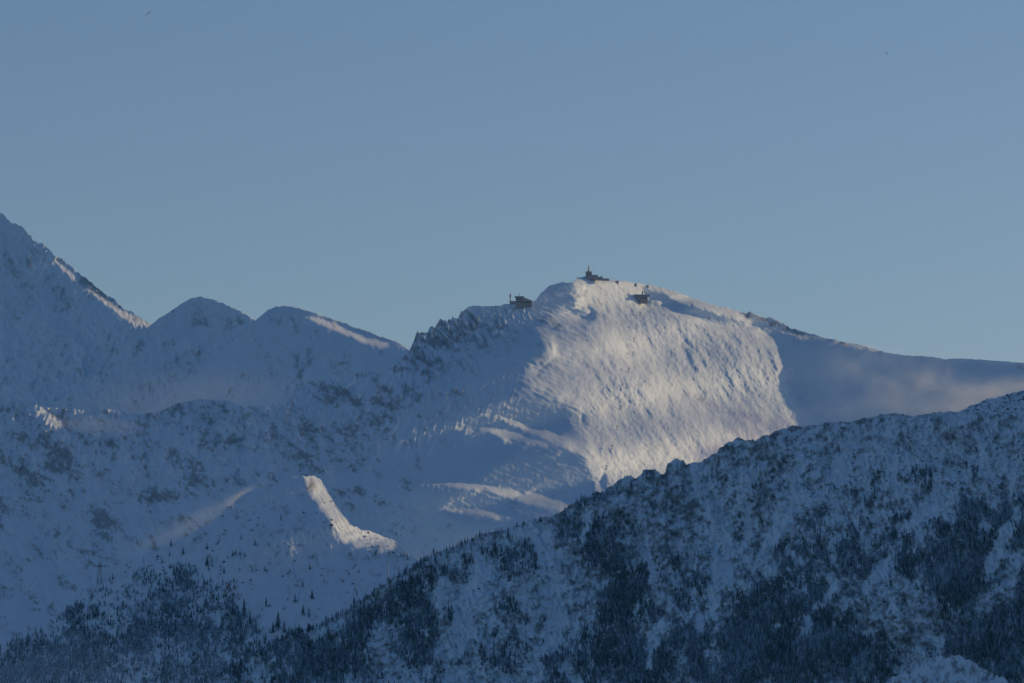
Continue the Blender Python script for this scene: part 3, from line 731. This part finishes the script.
S2 = scatter(L3, lambda U, V: np.clip(.05 + forest3(U, V) * .5 + .08 * spectral(U.shape, 1.4, 3, 60, seed=413), 0, 1), 1200, (-100, 500, 420, 700), 1.3, 3.2, 414, 1.0, 1)
S3 = scatter(L5, lambda U, V: np.full(U.shape, .6), 900, (940, 385, 1180, 430), 1.0, 2.6, 415, 1.0, .2)
SP = np.concatenate([S1[2], S2[2], S3[2]]); SH = np.concatenate([S1[3], S2[3], S3[3]])
tag(merged('dwarf_pine', SP, SH, [shrub_geo(500 + i) for i in range(6)], SHRUB, 416, .9), 'low frosted dwarf pine dotted over the snow of the shaded slopes', 'dwarf pine', kind='stuff')

# ------------------------------------------------------------------ buildings and masts
CONC = plain('weathered_concrete', (.26, .24, .23), .9, .25, .3)
DARKW = plain('dark_stone_wall', (.32, .26, .25), .9, .35, .25)
LIGHTW = plain('pale_render', (.42, .36, .31), .85, .15, .3)
ROOFM = plain('dark_roof', (.22, .21, .23), .8, .2, .4)
GLASS = plain('dark_window_glass', (.02, .025, .035), .25, .2, .5)
STEEL = plain('grey_steel', (.24, .24, .25), .6, .2, 1.0)
SNOWCAP = plain('roof_snow', (.66, .74, .84), .8, .05, .3)
WHITEP = plain('pale_metal', (.42, .38, .37), .6, .1, .5)
GREENP = plain('green_metal', (.08, .22, .16), .6, .1, .5)

def empty(name, P, rz=0):
    o = bpy.data.objects.new(name, None); col.objects.link(o); o.location = P; o.rotation_euler = (0, 0, rz); return o

class MB:
    def __init__(s): s.v, s.f = [], []
    def add(s, v, f):
        n = len(s.v); s.v += [tuple(x) for x in v]; s.f += [tuple(i + n for i in q) for q in f]; return s
    def box(s, x0, x1, y0, y1, z0, z1, taper=0.0):
        t = taper
        v = [(x0, y0, z0), (x1, y0, z0), (x1, y1, z0), (x0, y1, z0), (x0 + t, y0 + t, z1), (x1 - t, y0 + t, z1), (x1 - t, y1 - t, z1), (x0 + t, y1 - t, z1)]
        return s.add(v, [(0, 3, 2, 1), (4, 5, 6, 7), (0, 1, 5, 4), (1, 2, 6, 5), (2, 3, 7, 6), (3, 0, 4, 7)])
    def bar(s, a, b, w):
        a, b = Vector(a), Vector(b); d = (b - a).normalized()
        x = d.cross(Vector((0, 1, .1))).normalized() * w / 2; y = d.cross(x).normalized() * w / 2
        v = [p + i * x + j * y for p in (a, b) for i, j in ((-1, -1), (1, -1), (1, 1), (-1, 1))]
        return s.add(v, [(0, 1, 2, 3), (7, 6, 5, 4), (0, 4, 5, 1), (1, 5, 6, 2), (2, 6, 7, 3), (3, 7, 4, 0)])
    def lathe(s, prof, n=12, x=0, y=0):
        v = [(x + q * math.cos(6.2832 * i / n), y + q * math.sin(6.2832 * i / n), z) for q, z in prof for i in range(n)]
        f = [(k * n + i, k * n + (i + 1) % n, (k + 1) * n + (i + 1) % n, (k + 1) * n + i) for k in range(len(prof) - 1) for i in range(n)]
        f += [tuple(range(n - 1, -1, -1)), tuple((len(prof) - 1) * n + i for i in range(n))]
        return s.add(v, f)
    def gable(s, x0, x1, y0, y1, z0, z1, o=.6):
        ym = (y0 + y1) / 2
        v = [(x0 - o, y0 - o, z0), (x1 + o, y0 - o, z0), (x1 + o, y1 + o, z0), (x0 - o, y1 + o, z0), (x0 - o, ym, z1), (x1 + o, ym, z1)]
        return s.add(v, [(0, 1, 5, 4), (2, 3, 4, 5), (0, 4, 3), (1, 2, 5), (0, 3, 2, 1)])
    def build(s, name, mat, parent=None):
        me = bpy.data.meshes.new(name); me.from_pydata(s.v, [], s.f); me.update()
        return link(name, me, mat, parent)

def windows(par, n, x0, x1, y, z, w, h):
    for i in range(n):
        x = x0 + (x1 - x0) * (i + .5) / n
        MB().box(x - w / 2, x + w / 2, y - .14, y - .004, z, z + h).build('window', GLASS, par)

# upper cable car station on the shoulder left of the summit
P = on(L2, 520, 306.5) + np.array([0, 5, -1]); q = 2.11
t = tag(empty('cable_car_station', P), 'square mountaintop cable car station with tall block, flat roof and low side wings', 'station')
z0 = -4
w_ = MB().box(-9, 6.5, -8, 8, z0, 21).build('tower_wall', DARKW, t)
windows(w_, 4, -8, 6, -8, 15.5, 2.2, 2.6); windows(w_, 4, -8, 6, -8, 9.5, 2.2, 2.4)
MB().box(-11.5, 9, -10, 9.5, 21.003, 22.6).build('roof', ROOFM, t)
w_ = MB().box(6.503, 25, -7, 7, 1, 12.5).build('wing_wall', CONC, t)
windows(w_, 5, 8, 24, -7, 9, 2.2, 2.6)
MB().add([(6.51, -8.5, 20.5), (13, -8.5, 19), (26, -8.5, 13.2), (26, -8.5, 12.51), (6.51, -8.5, 12.51), (6.51, 8.5, 20.5), (13, 8.5, 19), (26, 8.5, 13.2), (26, 8.5, 12.51), (6.51, 8.5, 12.51)],
         [(0, 1, 2, 3, 4), (9, 8, 7, 6, 5), (0, 5, 6, 1), (1, 6, 7, 2), (2, 7, 8, 3), (3, 8, 9, 4)]).build('wing_roof', LIGHTW, t)
w_ = MB().box(-22, -9.003, -5, 7, -2, 12).build('side_wall', LIGHTW, t)
windows(w_, 3, -21, -10, -5, 6, 2, 2.4)
MB().box(-22.8, -9.6, -6, 8, 12.003, 12.9).build('side_roof', ROOFM, t)
MB().bar((-1.5, 0, 22.6), (-1.5, 0, 31), .8).bar((-3, 0, 27), (0, 0, 27), .4).build('antenna', STEEL, t)
P = on(L2, 510.3, 306)
t = tag(empty('antenna_mast', P + np.array([0, 6, 0])), 'slim tall mast standing at the left end of the cable car station', 'mast')
MB().lathe([(1.0, -8), (.8, 18), (.5, 27), (.2, 31)], 8).build('pole', STEEL, t)
MB().lathe([(1.2, 19), (1.9, 20), (1.9, 25), (1.0, 26)], 10).build('drum', CONC, t)

# observatory on the summit
P = on(L2, 589, 279.5) + np.array([0, 3, 1.5])
t = tag(empty('summit_observatory', P), 'dark square summit observatory tower with a pale pointed dome and stepped wings', 'observatory')
w_ = MB().box(-7.5, 6.5, -6, 7, -3, 14.5, .7).build('tower_wall', DARKW, t)
windows(w_, 2, -6, 5, -5.75, 8, 2, 3)
MB().box(-7.6, 6.6, -6.4, 7.4, 14.503, 15.6).build('parapet', ROOFM, t)
s_ = MB().lathe([(2.6, 15.6), (2.3, 18), (1.6, 22), (1.0, 25)], 14, -.5).build('spire', WHITEP, t)
MB().lathe([(1.0, 25.003), (.8, 27), (.4, 29.5), (.12, 31)], 10, -.5).build('spire_tip', GREENP, s_)
MB().box(6.503, 19, -4.5, 6, -2.5, 7.5).build('wing_wall', DARKW, t)
MB().box(6.51, 19.5, -5.2, 6.6, 7.503, 8.3).build('wing_roof', ROOFM, t)
MB().box(19.003, 29, -4, 5, -3, 4.4).box(26, 28.4, -2, 3, 4.403, 6.5).build('annex_wall', CONC, t)
MB().box(29.003, 44, -4, 5, -4, .8, .3).build('terrace', DARKW, t)
for u, v, hh, lab in ((617, 282, 4.0, 'tiny dark hut just right of the summit observatory'), (636, 284.5, 5, 'small dark hut on the summit ridge above the chairlift station'), (648, 286.5, 6, 'small dark hut at the start of the dark streak on the summit ridge')):
    t = tag(empty('ridge_hut', on(L2, u, v)), lab, 'hut')
    wd = 3.2 if u < 620 else 1.2; hh = hh * .3
    MB().box(-wd, wd, -2.5, 2.5, -5, hh * .7).build('wall', DARKW, t)
    MB().gable(-wd, wd, -2.5, 2.5, hh * .7 + .003, hh + 1).build('roof', ROOFM, t)

# chairlift top station a little below the summit
P = on(L2, 642, 302) + np.array([0, -15, 1.5])
t = tag(empty('chairlift_station', P), 'dark chairlift station with a broad flat overhanging roof on the sunlit slope', 'station')
MB().box(-17, 16, -9, 8, 8.5, 12).build('roof', ROOFM, t)
MB().box(-16.5, 15.5, -8.5, 7.5, 12.003, 12.9).build('roof_snow', SNOWCAP, t)
w_ = MB().box(-3, 12, -4, 7, -6, 8.497).build('wall', DARKW, t)
windows(w_, 3, -2, 11, -4, 3.5, 3.2, 2.6)
MB().add([(-15, -6, 8.49), (-3.01, -6, 8.49), (-3.01, -6, -4), (-8, -6, -3), (-15, 6, 8.49), (-3.01, 6, 8.49), (-3.01, 6, -4), (-8, 6, -3)], [(0, 3, 2, 1), (4, 5, 6, 7), (0, 1, 5, 4), (1, 2, 6, 5), (2, 3, 7, 6), (3, 0, 4, 7)]).build('ramp', CONC, t)
for x in (1, 9): MB().box(x - 1.3, x + 1.3, -1, 1, 12.91, 21 - abs(x) * .2).build('post', STEEL, t)

# pylons of the chairlift down the sunlit face
def lift_pylon():
    t = empty('lift_pylon', (0, 0, 0))
    MB().bar((0, 0, -3), (0, 0, 9), 1.3).build('pole', STEEL, t)
    MB().bar((-3, 0, 8.6), (3, 0, 8.6), .7).bar((-3, -1.5, 8), (-3, 1.5, 8), .6).bar((3, -1.5, 8), (3, 1.5, 8), .6).build('cross_arm', STEEL, t)
    return t
def copy_tree(o, parent=None):
    c = o.copy(); col.objects.link(c); c.parent = parent
    for ch in [x for x in o.children]: copy_tree(ch, c)
    return c
proto = None
spots = [(640, 316), (637, 329), (634, 342), (633, 356), (629, 372), (626, 388), (621, 410), (617, 430), (612, 450), (606, 470)]
for i, (u, v) in enumerate(spots):
    if proto is None: proto = o = lift_pylon()
    else: o = copy_tree(proto)
    o.location = on(L2, u, v)
    o['label'] = ('uppermost lift pylon, directly below the chairlift station' if i == 0 else 'lowest lift pylon, just above the front ridge' if i == len(spots) - 1 else 'thin chairlift pylon in the line down the sunlit face')
    o['category'] = 'pylon'; o['group'] = 'chairlift pylons down the sunlit face'

# cable car pylon on the crest of the spur
P = on(L3, 99.5, 584)
t = tag(empty('cable_car_pylon', P), 'steel lattice cable car pylon with a wide crossarm at the low end of the spur', 'pylon')
Hh = 32
def leg_at(sx, sy, z): k = 3.8 - 2.3 * z / Hh; return (sx * k, sy * k, z)
for sx, sy in ((-1, -1), (1, -1), (1, 1), (-1, 1)):
    MB().bar(leg_at(sx, sy, -6), leg_at(sx, sy, Hh - 2), .55).build('leg', STEEL, t)
br = MB()
cor = ((-1, -1), (1, -1), (1, 1), (-1, 1))
for k in range(7):
    za, zb = k * (Hh - 2) / 7, (k + 1) * (Hh - 2) / 7
    for i in range(4):
        a, b = cor[i], cor[(i + 1) % 4]
        br.bar(leg_at(*a, za), leg_at(*b, zb), .28); br.bar(leg_at(*b, za), leg_at(*a, zb), .28)
br.build('bracing', STEEL, t)
MB().box(-9, 9, -1.3, 1.3, Hh - 3.4, Hh - 1.6).box(-9.8, -7.6, -1.8, 1.8, Hh - 1.597, Hh - .2).box(7.6, 9.8, -1.8, 1.8, Hh - 1.597, Hh - .2).build('cross_arm', STEEL, t)
MB().box(-3, 3, -2, 2, Hh - 1.597, Hh + 1.5, .7).build('cabin', STEEL, t)
P = on(L3, 388, 580)
t = tag(empty('support_mast', P), 'thin pale mast between the sunlit spur end and the front ridge', 'mast')
MB().lathe([(.8, -5), (.6, 20), (.45, 27)], 8).build('pole', WHITEP, t)
MB().bar((-3.4, 0, 25), (3.4, 0, 25), .6).build('cross_arm', WHITEP, t)

# birds high in the sky
FEATHER = plain('dark_feathers', (.04, .045, .055), .9, .3, 6)
def bird(u, v, D, bank, label, span=.62):
    b = MB(); V, Fc = [], []
    n = 8
    prof = [(-.26, .01), (-.2, .045), (-.08, .075), (.06, .07), (.14, .045), (.2, .05), (.25, .03), (.3, .006)]
    for y, q in prof:
        for i in range(n): V.append((q * math.cos(6.283 * i / n), y, q * .85 * math.sin(6.283 * i / n)))
    for k in range(len(prof) - 1):
        for i in range(n): Fc.append((k * n + i, k * n + (i + 1) % n, (k + 1) * n + (i + 1) % n, (k + 1) * n + i))
    for s_ in (-1, 1):
        o = len(V)
        pts = [(.04, .12, .02), (.25, .2, .1), (span * .6, .12, .12), (span, -.08, .05), (span * .7, -.08, .1), (.3, -.06, .08), (.04, -.1, .02)]
        for z in (.012, -.012): V += [(s_ * x, y, zz + z) for x, y, zz in pts]
        m_ = len(pts)
        Fc += [tuple(o + i for i in range(m_)), tuple(o + m_ + i for i in range(m_ - 1, -1, -1))]
        for i in range(m_): j = (i + 1) % m_; Fc.append((o + i, o + m_ + i, o + m_ + j, o + j))
    o = len(V); V += [(-.03, -.22, .01), (.03, -.22, .01), (.09, -.42, .01), (-.09, -.42, .01), (-.03, -.22, -.01), (.03, -.22, -.01), (.09, -.42, -.01), (-.09, -.42, -.01)]
    Fc += [(o, o + 1, o + 2, o + 3), (o + 7, o + 6, o + 5, o + 4), (o, o + 4, o + 5, o + 1), (o + 1, o + 5, o + 6, o + 2), (o + 2, o + 6, o + 7, o + 3), (o + 3, o + 7, o + 4, o)]
    b.add(V, Fc); ob = b.build('bird', FEATHER)
    ob.location = point(u, v, D); ob.rotation_euler = bank
    tag(ob, label, 'bird')
bird(886.5, 53.5, 1250, (R(55), R(40), R(75)), 'small dark bird high in the sky at upper right')
bird(148.5, 13.5, 760, (R(8), R(-42), R(12)), 'tiny dark bird gliding on tilted wings near the top left corner', .62)

# ------------------------------------------------------------------ blowing snow
def spindrift(name, label, c, D, ru, rv, rd, tilt, dens, color=(1, 1, 1), nscale=3.0, stretch=(1, 1, 1), thr=.42):
    me = bpy.data.meshes.new(name); V, Fc = [], []
    n, k = 24, 12
    for j in range(k + 1):
        th = math.pi * j / k
        for i in range(n):
            ph = 6.2832 * i / n
            V.append((math.sin(th) * math.cos(ph), math.sin(th) * math.sin(ph), math.cos(th)))
    for j in range(k):
        for i in range(n): Fc.append((j * n + i, (j + 1) * n + i, (j + 1) * n + (i + 1) % n, j * n + (i + 1) % n))
    me.from_pydata(V, [], Fc)
    m = bpy.data.materials.new(name); m.use_nodes = True; N = m.node_tree.nodes; L = m.node_tree.links
    N.remove(N['Principled BSDF'])
    tc = N.new('ShaderNodeTexCoord')
    ln = N.new('ShaderNodeVectorMath'); ln.operation = 'LENGTH'; L.new(tc.outputs['Object'], ln.inputs[0])
    mr = N.new('ShaderNodeMapRange'); mr.interpolation_type = 'SMOOTHSTEP'; mr.inputs['From Min'].default_value = 1.0; mr.inputs['From Max'].default_value = .15; L.new(ln.outputs['Value'], mr.inputs[0])
    mp = N.new('ShaderNodeMapping'); mp.inputs['Scale'].default_value = stretch; L.new(tc.outputs['Object'], mp.inputs[0])
    no = N.new('ShaderNodeTexNoise'); no.inputs['Scale'].default_value = nscale; no.inputs['Detail'].default_value = 4; no.inputs['Roughness'].default_value = .6; L.new(mp.outputs[0], no.inputs['Vector'])
    m2 = N.new('ShaderNodeMapRange'); m2.inputs['From Min'].default_value = thr; m2.inputs['From Max'].default_value = .75; m2.inputs['To Min'].default_value = .0; L.new(no.outputs['Fac'], m2.inputs[0])
    mu = N.new('ShaderNodeMath'); mu.operation = 'MULTIPLY'; L.new(mr.outputs[0], mu.inputs[0]); L.new(m2.outputs[0], mu.inputs[1])
    m3 = N.new('ShaderNodeMath'); m3.operation = 'MULTIPLY'; L.new(mu.outputs[0], m3.inputs[0]); m3.inputs[1].default_value = dens
    s = N.new('ShaderNodeVolumeScatter'); s.inputs['Color'].default_value = (*color, 1); L.new(m3.outputs[0], s.inputs['Density'])
    L.new(s.outputs[0], N['Material Output'].inputs['Volume'])
    try: m.cycles.volume_step_rate = 1.0
    except Exception: pass
    o = link(name, me, m); o.location = point(c[0], c[1], D)
    mm = D / F
    o.scale = (ru * mm, rd, rv * mm); o.rotation_euler = (0, R(tilt), 0)
    tag(o, label, 'blowing snow', kind='stuff')
DR = float(sample(L2.D, 900, 392, L2.u0, L2.v0))
spindrift('spindrift', 'sunlit cloud of blown snow drifting over the shaded slope at right', (915, 388), DR - 110, 125, 46, 90, 12, .013, (.72, .88, 1), 2.2, (1.7, 1, .8), .44)
spindrift('spindrift', 'bright low veil of blown snow just behind the front ridge at right', (985, 398), DR - 210, 100, 24, 90, -14, .018, (.72, .88, 1), 2.4, (1.4, 1, .8), .36)
spindrift('spindrift', 'thin veil of blown snow low over the middle of the shaded slope at right', (860, 408), DR - 160, 90, 20, 80, -6, .004, (.80, .9, 1), 2.6, (1.4, 1, .8), .40)
spindrift('spindrift', 'faint snow banner off the ridge right of the summit', (870, 347), DR + 60, 16, 4, 30, 10, .012, (.78, .9, 1), 1.4, (1, 1, 1), .3)
spindrift('spindrift', 'faint warm veil of blown snow along the crest of the lower spur', (198, 520), 7800, 105, 16, 50, -24, .007, (.70, .87, 1), 1.5, (1.5, 1, 1), .3)
spindrift('spindrift', 'small bright puff of blown snow at the upper end of the spur crest', (238, 497), 7760, 26, 7, 25, -30, .03, (.78, .9, 1), 1.5, (1.5, 1, 1), .3)
spindrift('spindrift', 'pale drift of blown snow over the broken ridge at the left edge', (95, 424), 8850, 70, 14, 70, 6, .0035, (.78, .9, 1), 1.7, (1.6, 1, 1), .3)
spindrift('spindrift', 'thin mist of blown snow in the hollow below the rounded hills', (190, 398), 9900, 170, 40, 150, -3, .0009, (.85, .93, 1), 1.4, (1.4, 1, 1), .1)
spindrift('mist', 'blue mist lying over the wooded valley at the bottom left', (60, 690), 6750, 330, 75, 350, 0, .00040, (.20, .44, 1), 1.0, (1, 1, 1), -.4)
#@@OBJ_END

# ------------------------------------------------------------------ air: haze
def haze():
    me = bpy.data.meshes.new('haze')
    x, y0, y1, z0, z1 = 15000, -300, 15500, -40, 1900
    v = [(-x, y0, z0), (x, y0, z0), (x, y1, z0), (-x, y1, z0), (-x, y0, z1), (x, y0, z1), (x, y1, z1), (-x, y1, z1)]
    me.from_pydata(v, [], [(0, 3, 2, 1), (4, 5, 6, 7), (0, 1, 5, 4), (1, 2, 6, 5), (2, 3, 7, 6), (3, 0, 4, 7)])
    m = bpy.data.materials.new('haze'); m.use_nodes = True; N = m.node_tree.nodes; L = m.node_tree.links
    N.remove(N['Principled BSDF'])
    s = N.new('ShaderNodeVolumeScatter'); s.inputs['Color'].default_value = (.12, .48, 1, 1); s.inputs['Density'].default_value = HAZE; s.inputs['Anisotropy'].default_value = 0.0
    L.new(s.outputs[0], N['Material Output'].inputs['Volume'])
    tag(link('haze', me, m), 'thin blue haze in the air between the viewer and the mountains', 'haze', kind='stuff')
HAZE = 1.3e-5
haze()

# ------------------------------------------------------------------ sky, sun, camera
w = bpy.data.worlds.new('World'); sc.world = w; w.use_nodes = True
N, L = w.node_tree.nodes, w.node_tree.links
bg = N['Background']
sky = N.new('ShaderNodeTexSky'); sky.sky_type = 'NISHITA'; sky.sun_disc = False
sky.sun_elevation = SUN_EL; sky.sun_rotation = R(90) - SUN_AZ
sky.altitude = 900; sky.air_density = 1.0; sky.dust_density = 1.8; sky.ozone_density = 2.5
tint = N.new('ShaderNodeMixRGB'); tint.blend_type = 'MULTIPLY'; tint.inputs[0].default_value = 1; tint.inputs[2].default_value = (.79, .83, .965, 1)
L.new(sky.outputs[0], tint.inputs[1]); L.new(tint.outputs[0], bg.inputs['Color'])
bg.inputs['Strength'].default_value = .101

sl = bpy.data.lights.new('sun', 'SUN'); sl.energy = 3.65; sl.angle = R(.6); sl.color = (1, .695, .35)
so = bpy.data.objects.new('sun', sl); col.objects.link(so)
so.rotation_euler = Vector(S).to_track_quat('Z', 'Y').to_euler()

cd = bpy.data.cameras.new('camera'); cd.sensor_width = 36; cd.lens = F * 36 / W; cd.clip_start = 1; cd.clip_end = 100000
co = bpy.data.objects.new('camera', cd); col.objects.link(co)
co.location = CAM.tolist(); co.rotation_euler = (R(90) + PITCH, 0, 0)
sc.camera = co
sc.view_settings.view_transform = 'Standard'; sc.view_settings.look = 'None'; sc.view_settings.exposure = 0
sc.cycles.use_denoising = True
sc.cycles.max_bounces = 6; sc.cycles.diffuse_bounces = 3; sc.cycles.volume_bounces = 1
sc.cycles.use_adaptive_sampling = True; sc.cycles.adaptive_threshold = .01
